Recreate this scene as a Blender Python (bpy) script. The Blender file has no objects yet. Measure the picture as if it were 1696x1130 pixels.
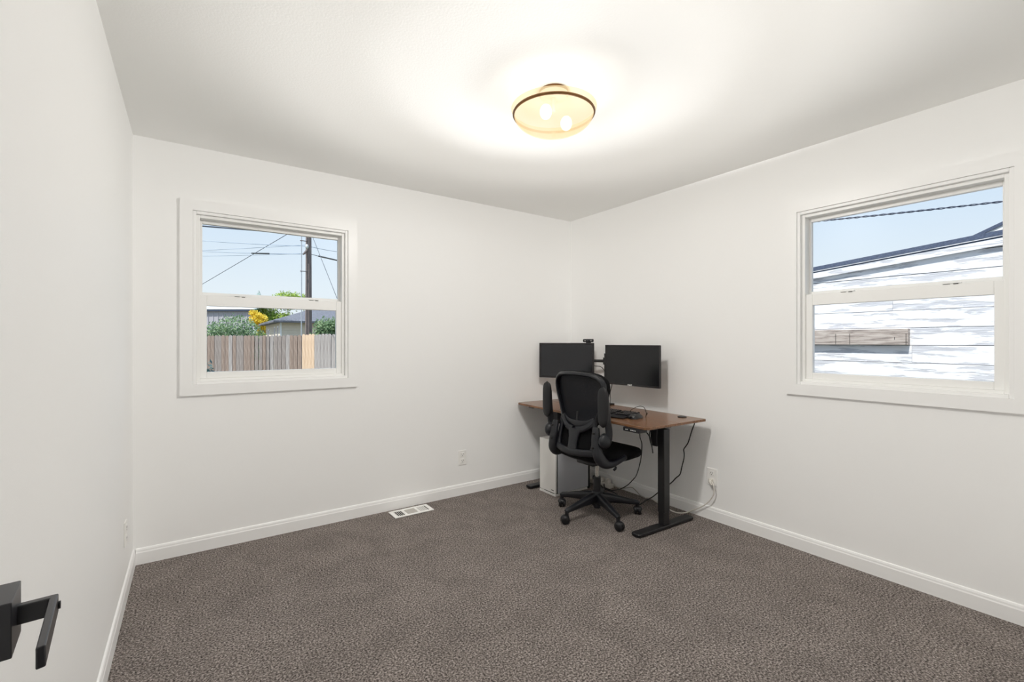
import bpy, bmesh, math, random
from mathutils import Vector, Matrix, noise as mnoise

sc = bpy.context.scene
col = sc.collection
PI = math.pi
# ------------------------------------------------------------------ camera
CAM = Vector((-3.0501, -3.3713, 1.2671)); YAW = math.radians(34.895); FPX = 764.27
cd = bpy.data.cameras.new('camera'); cam = bpy.data.objects.new('camera', cd); col.objects.link(cam)
cam.location = CAM; cam.rotation_euler = (PI/2, 0, -YAW)
cd.sensor_width = 36; cd.lens = FPX/1696*36; cd.shift_y = (566.1-565)/1696; cd.clip_start = .02; cd.clip_end = 500
sc.camera = cam
# ------------------------------------------------------------------ view
sc.view_settings.view_transform = 'Standard'; sc.view_settings.look = 'None'
sc.view_settings.gamma = 1; sc.view_settings.use_curve_mapping = False
sc.view_settings.exposure = 0.0
cy = sc.cycles
cy.use_denoising = True; cy.max_bounces = 10; cy.diffuse_bounces = 7; cy.glossy_bounces = 3
cy.use_adaptive_sampling = True; cy.adaptive_threshold = .02
cy.transparent_max_bounces = 16; cy.transmission_bounces = 4; cy.sample_clamp_indirect = 6
cy.caustics_reflective = False; cy.caustics_refractive = False
# ------------------------------------------------------------------ sky
SKY = .98; SUN = 5.8; LAMP = 14.8; UPLIGHT = 2.35
W = bpy.data.worlds.new('sky'); sc.world = W; W.use_nodes = True
nt = W.node_tree; nt.nodes.clear()
o = nt.nodes.new('ShaderNodeOutputWorld'); bg = nt.nodes.new('ShaderNodeBackground')
tc = nt.nodes.new('ShaderNodeTexCoord'); sx = nt.nodes.new('ShaderNodeSeparateXYZ'); cr = nt.nodes.new('ShaderNodeValToRGB')
nt.links.new(tc.outputs['Generated'], sx.inputs[0]); nt.links.new(sx.outputs['Z'], cr.inputs[0])
e = cr.color_ramp.elements
e[0].position = 0.0; e[0].color = (.90, .955, 1.0, 1)
e[1].position = 1.0; e[1].color = (.36, .56, .95, 1)
k = e.new(.10); k.color = (.85, .93, 1.0, 1)
k = e.new(.28); k.color = (.66, .81, 1.0, 1)
k = e.new(.55); k.color = (.48, .68, .98, 1)
nt.links.new(cr.outputs[0], bg.inputs[0]); bg.inputs[1].default_value = SKY
nt.links.new(bg.outputs[0], o.inputs[0])
# ------------------------------------------------------------------ sun
sl = bpy.data.lights.new('sun', 'SUN'); so = bpy.data.objects.new('sun', sl); col.objects.link(so)
sl.energy = SUN; sl.angle = math.radians(.6); sl.color = (1, .96, .9)
so.rotation_euler = Vector((1, .2, -1.6)).to_track_quat('-Z', 'Y').to_euler(); so.location = (-8, -4, 12)

# ================================================================== helpers
def lin(c):
    return tuple(((v/255)/12.92 if v/255 <= .04045 else (((v/255)+.055)/1.055)**2.4) for v in c)

def nmat(name):
    m = bpy.data.materials.new(name); m.use_nodes = True
    n = m.node_tree.nodes; b = n['Principled BSDF']
    return m, m.node_tree, b

def mat(name, rgb, rough=.5, metal=0, spec=.5, var=0, vscale=20, bump=0, bscale=200, stretch=None, rgb2=None, coat=0):
    m, t, b = nmat(name); c = lin(rgb)
    b.inputs['Base Color'].default_value = (*c, 1); b.inputs['Roughness'].default_value = rough
    b.inputs['Metallic'].default_value = metal; b.inputs['Specular IOR Level'].default_value = spec
    b.inputs['Coat Weight'].default_value = coat
    if var or bump or rgb2:
        tc = t.nodes.new('ShaderNodeTexCoord'); mp = t.nodes.new('ShaderNodeMapping')
        t.links.new(tc.outputs['Object'], mp.inputs[0])
        if stretch: mp.inputs['Scale'].default_value = stretch
        if var or rgb2:
            nz = t.nodes.new('ShaderNodeTexNoise'); nz.inputs['Scale'].default_value = vscale; nz.inputs['Detail'].default_value = 4
            t.links.new(mp.outputs[0], nz.inputs[0])
            r = t.nodes.new('ShaderNodeValToRGB'); e = r.color_ramp.elements
            e[0].position = .3; e[1].position = .7
            if rgb2: e[0].color = (*lin(rgb2), 1); e[1].color = (*c, 1)
            else:
                e[0].color = (*[v*(1-var) for v in c], 1); e[1].color = (*[min(1, v*(1+var)) for v in c], 1)
            t.links.new(nz.outputs[0], r.inputs[0]); t.links.new(r.outputs[0], b.inputs['Base Color'])
        if bump:
            nb = t.nodes.new('ShaderNodeTexNoise'); nb.inputs['Scale'].default_value = bscale; nb.inputs['Detail'].default_value = 3
            t.links.new(mp.outputs[0], nb.inputs[0]); bp = t.nodes.new('ShaderNodeBump')
            bp.inputs['Strength'].default_value = bump; bp.inputs['Distance'].default_value = .002
            t.links.new(nb.outputs[0], bp.inputs['Height']); t.links.new(bp.outputs[0], b.inputs['Normal'])
    return m

M = {}
def setup_obj(name, me, m, parent, smooth):
    if m: me.materials.append(M[m] if isinstance(m, str) else m)
    if smooth:
        me.polygons.foreach_set('use_smooth', [True]*len(me.polygons)); me.set_sharp_from_angle(angle=math.radians(smooth if smooth > 1 else 40))
    o = bpy.data.objects.new(name, me); col.objects.link(o)
    if parent: o.parent = parent
    return o

class MB:
    """collects shapes that make up ONE mesh"""
    def __init__(s): s.v = []; s.f = []
    def add(s, vs, fs):
        n = len(s.v); s.v += [tuple(v) for v in vs]; s.f += [tuple(i+n for i in f) for f in fs]; return s
    def box(s, a, b, bev=0, mtx=None, seg=2):
        bm = bmesh.new(); bmesh.ops.create_cube(bm, size=1)
        a = Vector(a); b = Vector(b); c = (a+b)/2; d = b-a
        for v in bm.verts: v.co = Vector((v.co.x*d.x, v.co.y*d.y, v.co.z*d.z))+c
        if bev: bmesh.ops.bevel(bm, geom=bm.edges[:], offset=bev, segments=seg, affect='EDGES', profile=.5)
        if mtx is not None: bmesh.ops.transform(bm, matrix=mtx, verts=bm.verts)
        bm.verts.index_update()
        s.add([v.co[:] for v in bm.verts], [[v.index for v in f.verts] for f in bm.faces]); bm.free(); return s
    def prism(s, pts, h, axis=2, o=0):
        """pts 2D polygon (ccw) extruded along axis from o to o+h"""
        def p3(a, b, c): return ((c, a, b), (a, c, b), (a, b, c))[axis]
        n = len(pts); vs = [p3(a, b, o) for a, b in pts]+[p3(a, b, o+h) for a, b in pts]
        fs = [tuple(range(n))[::-1], tuple(range(n, 2*n))]+[(i, (i+1) % n, n+(i+1) % n, n+i) for i in range(n)]
        return s.add(vs, fs)
    def loft(s, secs, cap=True, closed=False):
        """secs: list of equal-length point rings"""
        n = len(secs[0]); vs = [p for r in secs for p in r]; fs = []
        m = len(secs); R = m if closed else m-1
        for i in range(R):
            for j in range(n):
                a = i*n+j; b = i*n+(j+1) % n; i2 = ((i+1) % m)*n
                fs.append((a, b, i2+(j+1) % n, i2+j))
        if cap and not closed: fs += [tuple(range(n))[::-1], tuple(range((m-1)*n, m*n))]
        return s.add(vs, fs)
    def cyl(s, p, q, r, r2=None, n=20):
        return s.sweep([p, q], [r, r if r2 is None else r2], n=n)
    def sweep(s, pts, rad, rad2=None, n=12, up=None, ex=2.0):
        """tube along pts; rad = half width (side), rad2 = half height (up); superellipse exponent ex"""
        P = [Vector(p) for p in pts]; m = len(P)
        if not hasattr(rad, '__len__'): rad = [rad]*m
        if rad2 is None: rad2 = rad
        elif not hasattr(rad2, '__len__'): rad2 = [rad2]*m
        secs = []; U = Vector(up) if up else None
        for i in range(m):
            t = (P[min(i+1, m-1)]-P[max(i-1, 0)]).normalized()
            if up: u = Vector(up)
            elif U is None:
                u = Vector((0, 0, 1)) if abs(t.z) < .9 else Vector((0, 1, 0))
            else: u = U
            sd = t.cross(u)
            if sd.length < 1e-5: sd = t.cross(Vector((0, 1, .01)))
            sd.normalize(); uu = sd.cross(t).normalized(); 
            if not up: U = uu
            ring = []
            for j in range(n):
                a = 2*PI*(j+.5)/n; c, d = math.cos(a), math.sin(a)
                x = math.copysign(abs(c)**(2/ex), c); y = math.copysign(abs(d)**(2/ex), d)
                ring.append(tuple(P[i]+sd*x*rad[i]+uu*y*rad2[i]))
            secs.append(ring)
        return s.loft(secs)
    def lathe(s, prof, n=48, c=(0, 0, 0), closed=False):
        """prof: list of (r,z) around z axis through c"""
        secs = [[(c[0]+max(r, 1e-4)*math.cos(2*PI*j/n), c[1]+max(r, 1e-4)*math.sin(2*PI*j/n), c[2]+z) for j in range(n)] for r, z in prof]
        return s.loft(secs, cap=not closed, closed=closed)
    def ell(s, c, r, n=20, m=12, ex=2.0):
        secs = []
        for i in range(m+1):
            th = -PI/2+PI*i/m; ct, st = math.cos(th), math.sin(th)
            if i in (0, m): ct = 1e-3
            ring = []
            for j in range(n):
                a = 2*PI*j/n; ca, sa = math.cos(a), math.sin(a)
                ring.append((c[0]+r[0]*ct*math.copysign(abs(ca)**(2/ex), ca), c[1]+r[1]*ct*math.copysign(abs(sa)**(2/ex), sa), c[2]+r[2]*st))
            secs.append(ring)
        return s.loft(secs)
    def build(s, name, m, parent=None, smooth=0):
        me = bpy.data.meshes.new(name); me.from_pydata(s.v, [], s.f); me.validate()
        bm = bmesh.new(); bm.from_mesh(me); bmesh.ops.recalc_face_normals(bm, faces=bm.faces); bm.to_mesh(me); bm.free()
        return setup_obj(name, me, m, parent, smooth)

def catmull(pts, n=8, closed=False):
    P = [Vector(p) for p in pts]; m = len(P); out = []
    for i in range(m if closed else m-1):
        if closed: a, b, c, d = P[i-1], P[i], P[(i+1) % m], P[(i+2) % m]
        else: a, b, c, d = P[max(i-1, 0)], P[i], P[i+1], P[min(i+2, m-1)]
        for j in range(n):
            t = j/n
            out.append(.5*((2*b)+(c-a)*t+(2*a-5*b+4*c-d)*t*t+(3*b-a-3*c+d)*t**3))
    if not closed: out.append(P[-1])
    return out

def tag(o, label, cat, group=None):
    o['label'] = label; o['category'] = cat
    if group: o['group'] = group
    return o
def thing(name, loc=(0, 0, 0), rz=0, label=None, cat=None, group=None):
    o = bpy.data.objects.new(name, None); col.objects.link(o); o.location = loc; o.rotation_euler = (0, 0, rz)
    o.empty_display_size = .1
    if label: tag(o, label, cat, group)
    return o
def struct(o, label=None):
    o['kind'] = 'structure'
    if label: o['label'] = label
    return o
def instance(src, name, parent, loc=(0, 0, 0), rot=(0, 0, 0)):
    o = src.copy(); o.name = name; col.objects.link(o); o.parent = parent; o.location = loc; o.rotation_euler = rot
    return o

# ================================================================== materials
M['wall'] = mat('wall_paint', (248, 248, 247), .55, spec=.25, bump=.10, bscale=260)
M['ceil'] = mat('ceiling_paint', (250, 250, 248), .8, spec=.2, bump=.18, bscale=120)
M['trim'] = mat('trim_paint', (248, 248, 247), .35, spec=.4)
M['vinyl'] = mat('window_vinyl', (247, 247, 245), .35, spec=.4)
M['plate'] = mat('outlet_plastic', (247, 246, 243), .3)
M['slot'] = mat('dark_slot', (40, 36, 34), .6)
M['black'] = mat('black_plastic', (21, 21, 25), .45, bump=.05, bscale=900)
M['chairplastic'] = mat('chair_plastic', (21, 23, 29), .42, bump=.06, bscale=1200)
M['padfabric'] = mat('pad_vinyl', (17, 17, 21), .55)
M['seatfabric'] = mat('seat_fabric', (15, 15, 17), .9, spec=.15, bump=.25, bscale=1500)
M['blackmetal'] = mat('black_metal', (22, 22, 24), .38, spec=.5)
M['handle'] = mat('handle_black', (42, 42, 46), .30, spec=.55)
M['screen'] = mat('screen_panel', (14, 15, 18), .22, spec=.45)
M['screenblue'] = mat('screen_glossy', (15, 17, 24), .16, spec=.6)
M['bezel'] = mat('monitor_bezel', (30, 27, 29), .45)
M['chrome'] = mat('lift_metal', (205, 203, 198), .25, metal=.9)
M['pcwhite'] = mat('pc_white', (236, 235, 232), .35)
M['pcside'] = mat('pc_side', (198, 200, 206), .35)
M['cordblack'] = mat('cord_black', (24, 23, 23), .5)
M['cordwhite'] = mat('cord_white', (226, 222, 214), .45)
M['cordgrey'] = mat('cord_grey', (176, 172, 164), .5)
M['bronze'] = mat('bronze_metal', (122, 84, 46), .35, metal=.55, var=.15, vscale=30)
M['white'] = mat('white_mark', (225, 225, 225), .5)
M['mouse'] = mat('mouse_black', (24, 24, 27), .25, spec=.6)
M['mousefoot'] = mat('caster_black', (14, 15, 19), .35)

# walnut
def wood(name, a, b, c, scale, rough, axis_stretch, bump=.05):
    m, t, bs = nmat(name)
    tc = t.nodes.new('ShaderNodeTexCoord'); mp = t.nodes.new('ShaderNodeMapping'); mp.inputs['Scale'].default_value = axis_stretch
    t.links.new(tc.outputs['Object'], mp.inputs[0])
    n1 = t.nodes.new('ShaderNodeTexNoise'); n1.inputs['Scale'].default_value = scale; n1.inputs['Detail'].default_value = 6; n1.inputs['Distortion'].default_value = .6
    t.links.new(mp.outputs[0], n1.inputs[0])
    r = t.nodes.new('ShaderNodeValToRGB'); e = r.color_ramp.elements
    e[0].position = .30; e[0].color = (*lin(a), 1); e[1].position = .72; e[1].color = (*lin(c), 1); q = e.new(.5); q.color = (*lin(b), 1)
    t.links.new(n1.outputs[0], r.inputs[0]); t.links.new(r.outputs[0], bs.inputs['Base Color'])
    bs.inputs['Roughness'].default_value = rough
    bp = t.nodes.new('ShaderNodeBump'); bp.inputs['Strength'].default_value = bump; bp.inputs['Distance'].default_value = .002
    t.links.new(n1.outputs[0], bp.inputs['Height']); t.links.new(bp.outputs[0], bs.inputs['Normal'])
    return m
M['walnut'] = wood('walnut_top', (92, 62, 42), (126, 88, 60), (150, 110, 78), 14, .22, (6, .6, 6), .02)
M['oldwood'] = wood('weathered_wood', (120, 110, 104), (168, 156, 148), (196, 186, 178), 9, .8, (6, .7, 6), .4)

# carpet
def carpet():
    m, t, b = nmat('carpet_pile')
    tc = t.nodes.new('ShaderNodeTexCoord')
    n1 = t.nodes.new('ShaderNodeTexNoise'); n1.inputs['Scale'].default_value = 125; n1.inputs['Detail'].default_value = 3; n1.inputs['Roughness'].default_value = .7
    n2 = t.nodes.new('ShaderNodeTexNoise'); n2.inputs['Scale'].default_value = 5; n2.inputs['Detail'].default_value = 5; n2.inputs['Distortion'].default_value = .8
    for n in (n1, n2): t.links.new(tc.outputs['Object'], n.inputs[0])
    r = t.nodes.new('ShaderNodeValToRGB'); e = r.color_ramp.elements
    e[0].position = .36; e[0].color = (*lin((52, 48, 46)), 1); e[1].position = .68; e[1].color = (*lin((190, 180, 174)), 1)
    q = e.new(.5); q.color = (*lin((121, 113, 108)), 1)
    t.links.new(n1.outputs[0], r.inputs[0])
    r2 = t.nodes.new('ShaderNodeValToRGB'); f = r2.color_ramp.elements
    f[0].position = .35; f[0].color = (.90, .90, .90, 1); f[1].position = .65; f[1].color = (1.10, 1.10, 1.10, 1)
    t.links.new(n2.outputs[0], r2.inputs[0])
    mx = t.nodes.new('ShaderNodeMixRGB'); mx.blend_type = 'MULTIPLY'; mx.inputs[0].default_value = 1
    t.links.new(r.outputs[0], mx.inputs[1]); t.links.new(r2.outputs[0], mx.inputs[2]); t.links.new(mx.outputs[0], b.inputs['Base Color'])
    b.inputs['Roughness'].default_value = .95; b.inputs['Specular IOR Level'].default_value = .1
    bp = t.nodes.new('ShaderNodeBump'); bp.inputs['Strength'].default_value = .35; bp.inputs['Distance'].default_value = .006
    t.links.new(n1.outputs[0], bp.inputs['Height']); t.links.new(bp.outputs[0], b.inputs['Normal'])
    return m
M['carpet'] = carpet()

# clear pane: fresnel mix of straight-through and mirror
def glass():
    m = bpy.data.materials.new('window_glass'); m.use_nodes = True; t = m.node_tree; t.nodes.clear()
    o = t.nodes.new('ShaderNodeOutputMaterial'); tr = t.nodes.new('ShaderNodeBsdfTransparent'); gl = t.nodes.new('ShaderNodeBsdfGlossy')
    gl.inputs['Roughness'].default_value = .30; tr.inputs[0].default_value = (.97, .985, .985, 1)
    fr = t.nodes.new('ShaderNodeFresnel'); fr.inputs[0].default_value = 1.12
    mx = t.nodes.new('ShaderNodeMixShader'); t.links.new(fr.outputs[0], mx.inputs[0]); t.links.new(tr.outputs[0], mx.inputs[1]); t.links.new(gl.outputs[0], mx.inputs[2])
    t.links.new(mx.outputs[0], o.inputs[0]); return m
M['glass'] = glass()

# lamp glass: lit alabaster bowl, part of the bulbs' light goes straight through
def lampglass(name, colr, strength, through):
    m = bpy.data.materials.new(name); m.use_nodes = True; t = m.node_tree; t.nodes.clear()
    o = t.nodes.new('ShaderNodeOutputMaterial'); tr = t.nodes.new('ShaderNodeBsdfTransparent'); em = t.nodes.new('ShaderNodeEmission')
    tc = t.nodes.new('ShaderNodeTexCoord'); nz = t.nodes.new('ShaderNodeTexNoise'); nz.inputs['Scale'].default_value = 7; nz.inputs['Detail'].default_value = 3
    t.links.new(tc.outputs['Object'], nz.inputs[0])
    r = t.nodes.new('ShaderNodeValToRGB'); e = r.color_ramp.elements
    e[0].position = .35; e[0].color = (colr[0], colr[1]*.93, colr[2]*.80, 1); e[1].position = .65; e[1].color = (*colr, 1)
    t.links.new(nz.outputs[0], r.inputs[0]); t.links.new(r.outputs[0], em.inputs[0]); em.inputs[1].default_value = strength
    tr.inputs[0].default_value = (through, through*.99, through*.975, 1)
    ad = t.nodes.new('ShaderNodeAddShader'); t.links.new(em.outputs[0], ad.inputs[0]); t.links.new(tr.outputs[0], ad.inputs[1])
    t.links.new(ad.outputs[0], o.inputs[0]); return m
M['bowl'] = lampglass('lamp_glass_bowl', (1.0, .80, .50), .46, .60)
M['bulb'] = lampglass('lamp_bulb', (1.0, .93, .8), 2.0, .8)

# peeling white paint on board siding (stretched along the boards, y)
def peel(name, seed):
    m, t, b = nmat(name)
    tc = t.nodes.new('ShaderNodeTexCoord'); mp = t.nodes.new('ShaderNodeMapping'); mp.inputs['Scale'].default_value = (3, 1.7, 14); mp.inputs['Location'].default_value = (seed, seed*2.3, seed)
    t.links.new(tc.outputs['Object'], mp.inputs[0])
    n1 = t.nodes.new('ShaderNodeTexNoise'); n1.inputs['Scale'].default_value = 1.6; n1.inputs['Detail'].default_value = 8; n1.inputs['Roughness'].default_value = .62
    mp2 = t.nodes.new('ShaderNodeMapping'); mp2.inputs['Scale'].default_value = (10, 2.5, 60); t.links.new(tc.outputs['Object'], mp2.inputs[0])
    n2 = t.nodes.new('ShaderNodeTexNoise'); n2.inputs['Scale'].default_value = 2.2; n2.inputs['Detail'].default_value = 6
    t.links.new(mp.outputs[0], n1.inputs[0]); t.links.new(mp2.outputs[0], n2.inputs[0])
    rw = t.nodes.new('ShaderNodeValToRGB'); e = rw.color_ramp.elements
    e[0].position = .3; e[0].color = (*lin((176, 176, 182)), 1); e[1].position = .7; e[1].color = (*lin((214, 214, 219)), 1)
    t.links.new(n2.outputs[0], rw.inputs[0])
    rp = t.nodes.new('ShaderNodeValToRGB'); e = rp.color_ramp.elements; e[0].position = .435; e[0].color = (0, 0, 0, 1); e[1].position = .47; e[1].color = (1, 1, 1, 1)
    t.links.new(n1.outputs[0], rp.inputs[0])
    mx = t.nodes.new('ShaderNodeMixRGB'); t.links.new(rp.outputs[0], mx.inputs[0]); t.links.new(rw.outputs[0], mx.inputs[1]); mx.inputs[2].default_value = (*lin((229, 229, 232)), 1)
    t.links.new(mx.outputs[0], b.inputs['Base Color']); b.inputs['Roughness'].default_value = .75
    bp = t.nodes.new('ShaderNodeBump'); bp.inputs['Strength'].default_value = .9; bp.inputs['Distance'].default_value = .006
    t.links.new(mx.outputs[0], bp.inputs['Height']); t.links.new(bp.outputs[0], b.inputs['Normal'])
    return m
for i in range(3): M['peel%d' % i] = peel('peeling_paint', 1.7*i+.3)

# ================================================================== the setting
WX = -3.3157; H = 2.44; FY = -3.31; T = .15
WINH = .436; WZ0 = 1.026; WZ1 = 2.038
A0, A1 = -2.583-WINH, -2.583+WINH
B0, B1 = -2.509-WINH, -2.509+WINH
struct(MB().box((WX-T, -4.7, -.12), (T, T, 0)).build('floor', 'carpet'), 'dark grey-brown carpet covering the whole room')
struct(MB().box((WX-T, -4.7, H), (T, T, H+.12)).build('ceiling', 'ceil'), 'smooth white ceiling')
w = MB().box((WX, 0, 0), (A0, T, H)).box((A1, 0, 0), (0, T, H)).box((A0, 0, 0), (A1, T, WZ0)).box((A0, 0, WZ1), (A1, T, H))
struct(w.build('wall_back', 'wall'), 'white wall with the left window')
w = MB().box((0, -4.7, 0), (T, B0, H)).box((0, B1, 0), (T, T, H)).box((0, B0, 0), (T, B1, WZ0)).box((0, B0, WZ1), (T, B1, H))
struct(w.build('wall_right', 'wall'), 'white wall behind the desk with the right window')
struct(MB().box((WX-T, -4.7, 0), (WX, T, H)).build('wall_left', 'wall'), 'white wall at the left edge')
# wall with the doorway the room is seen from, and the end of the hall behind it
DX0, DX1 = -3.205, -2.385
w = MB().box((WX, FY-.12, 0), (DX0-.018, FY, H)).box((DX1+.018, FY-.12, 0), (0, FY, H)).box((DX0-.018, FY-.12, 2.06), (DX1+.018, FY, H))
struct(w.build('wall_front', 'wall'), 'white wall with the doorway')
struct(MB().box((WX, -4.7, 0), (0, -4.6, H)).build('wall_hall', 'wall'), 'white hall wall beyond the doorway')
jb = MB().box((DX0-.018, FY-.12, 0), (DX0, FY, 2.04)).box((DX1, FY-.12, 0), (DX1+.018, FY, 2.04)).box((DX0-.018, FY-.12, 2.04), (DX1+.018, FY, 2.06))
struct(jb.build('trim_1', 'trim'), 'white door jamb around the doorway')
# baseboards
BP = [(0, 0), (.0125, 0), (.0125, .066), (.0100, .072), (.0092, .080), (.0060, .088), (0, .091)]
struct(MB().prism([(-a, b) for a, b in BP], -WX-.0125, axis=0, o=WX+.0125).build('baseboard_back', 'trim'), 'white baseboard along the wall with the left window')
b = MB(); b.add([(-a, y, z) for y in (0, FY) for a, z in BP], [tuple(range(7)), tuple(range(13, 6, -1))]+[(i, (i+1) % 7, 7+(i+1) % 7, 7+i) for i in range(7)])
struct(b.build('baseboard_right', 'trim'), 'white baseboard under the right window')
b = MB(); b.add([(WX+a, y, z) for y in (0, FY) for a, z in BP], [tuple(range(7)), tuple(range(13, 6, -1))]+[(i, (i+1) % 7, 7+(i+1) % 7, 7+i) for i in range(7)])
struct(b.build('baseboard_left', 'trim'), 'white baseboard along the left wall')

# ------------------------------------------------------------------ windows (local x right, y outward, z up)
def ring(mb, a, b, z0, z1, wl, wt, wb, y0, y1, bev=.002):
    """rectangular ring of four mitre-less bars"""
    mb.box((a, y0, z0), (a+wl, y1, z1), bev); mb.box((b-wl, y0, z0), (b, y1, z1), bev)
    mb.box((a+wl, y0, z1-wt), (b-wl, y1, z1), bev); mb.box((a+wl, y0, z0), (b-wl, y1, z0+wb), bev); return mb
def window(name, loc, rz, label):
    r = thing(name, loc, rz); struct(r, label)
    h = WINH; zt = WZ1-WZ0; cw = .082
    # mitred casing boards
    o_ = [(-h-cw, -cw), (h+cw, -cw), (h+cw, zt+cw), (-h-cw, zt+cw)]; c = .018
    i_ = [(-h-c, -c), (h+c, -c), (h+c, zt+c), (-h-c, zt+c)]
    for k in range(4):
        a, b2, c2, d = o_[k], o_[(k+1) % 4], i_[(k+1) % 4], i_[k]
        m = MB(); vs = [(p[0], -.018, p[1]) for p in (a, b2, c2, d)]+[(p[0], .002, p[1]) for p in (a, b2, c2, d)]
        m.add(vs, [(0, 1, 2, 3), (7, 6, 5, 4)]+[(j, 4+j, 4+(j+1) % 4, (j+1) % 4) for j in range(4)])
        m.build('casing', 'trim', r)
    ring(MB(), -h-c, h+c, -c, zt+c, c, c, c, -.009, .002, .003).build('casing_bead', 'trim', r)
    ring(MB(), -h, h, 0, zt, .018, .018, .016, .012, .105).build('window_frame', 'vinyl', r)
    # upper sash
    s = ring(MB(), -.419, .419, .497, zt-.018, .014, .022, .05, .066, .094).build('upper_sash', 'vinyl', r)
    MB().box((-.407, .078, .54), (.407, .082, zt-.038)).build('pane', 'glass', s)
    # lower sash
    s = ring(MB(), -.419, .419, .016, .527, .036, .066, .038, .026, .060, .003).build('lower_sash', 'vinyl', r)
    MB().box((-.385, .041, .05), (.385, .045, .465)).build('pane', 'glass', s)
    for u in (-.205, .235):
        l = MB().box((u-.035, .024, .527), (u+.035, .052, .532), .002).build('latch', 'vinyl', s)
        sl_ = MB().box((u+.008, .0238, .5235), (u+.026, .03, .5268)).box((u-.030, .0248, .5245), (u-.004, .03, .5262)); sl_.build('latch_slot', 'slot', s)
    return r
window('window_1', (-2.583, 0, WZ0), 0, 'white single-hung window looking out on the fence and utility pole')
window('window_2', (0, -2.509, WZ0), -PI/2, 'white single-hung window facing the peeling white siding')

# ------------------------------------------------------------------ open door with lever handle
# local frame of the door: +x out of its face, +y towards the latch edge, origin in the rosette face
hz = .917
d = MB().box((-.059, -.765, .012), (-.024, .060, 2.035), .002).build('door_1', 'trim'); struct(d, 'white door standing open against the left wall')
d.location = (-3.2305, -2.532, 0); d.rotation_euler = (0, 0, math.radians(5.4))
hd = MB().box((-.025, -.035, hz-.034), (0, .035, hz+.034), .0012).build('door_handle', 'handle', d); hd['label'] = 'matte black square rosette'
lv = MB().prism([(-.002, .0155), (.0370, .0155), (.0370, -.124), (.0288, -.126), (.0288, .0045), (-.002, .0045)], .0245, axis=2, o=hz-.0125)
lv = lv.build('lever', 'handle', hd); lv['label'] = 'black squared lever'
bv = lv.modifiers.new('edge', 'BEVEL'); bv.width = .0016; bv.segments = 2; bv.limit_method = 'ANGLE'
MB().cyl((.0365, .0075, hz-.001), (.0395, .0075, hz-.001), .0050).build('privacy_button', 'blackmetal', hd, 40)

# ================================================================== ceiling light
LC = (-1.654, -1.711)
lt = thing('ceiling_light', (*LC, H), 0, 'round ceiling light with a warm glass bowl and bronze ring', 'ceiling light')
MB().lathe([(.0, 0), (.066, 0), (.066, -.008), (.058, -.014), (.0, -.016)], 40).build('canopy', 'bronze', lt, 35)
MB().lathe([(0, -.0162), (.070, -.017), (.060, -.030), (.012, -.034), (.008, -.10), (0, -.10)], 40).build('added_cover', 'pcwhite', lt, 35)  # added white cover, hides the dark canopy so the bowl glows evenly
zr = 2.332-H
prof = []
for i in range(15):
    a = i/14*PI/2; prof.append((.186*math.sin(a), zr-.088*math.cos(a)))
prof += [(.192, zr+.008), (.198, zr+.020), (.1985, zr+.026), (.194, zr+.026), (.188, zr+.012), (.182, zr+.002)]
for i in range(13, -1, -1):
    a = i/14*PI/2; prof.append((.182*math.sin(a), zr-.084*math.cos(a)))
MB().lathe(prof, 64).build('glass_bowl', 'bowl', lt, 60)
MB().lathe([(.1845, zr-.006), (.190, zr-.006), (.193, zr), (.190, zr+.006), (.186, zr+.006)], 64, closed=True).build('ring', 'bronze', lt, 50)
MB().lathe([(0, zr-.108), (.006, zr-.106), (.008, zr-.100), (.006, zr-.092), (.012, zr-.088), (0, zr-.086)], 24).build('finial', 'bowl', lt, 50)
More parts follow.
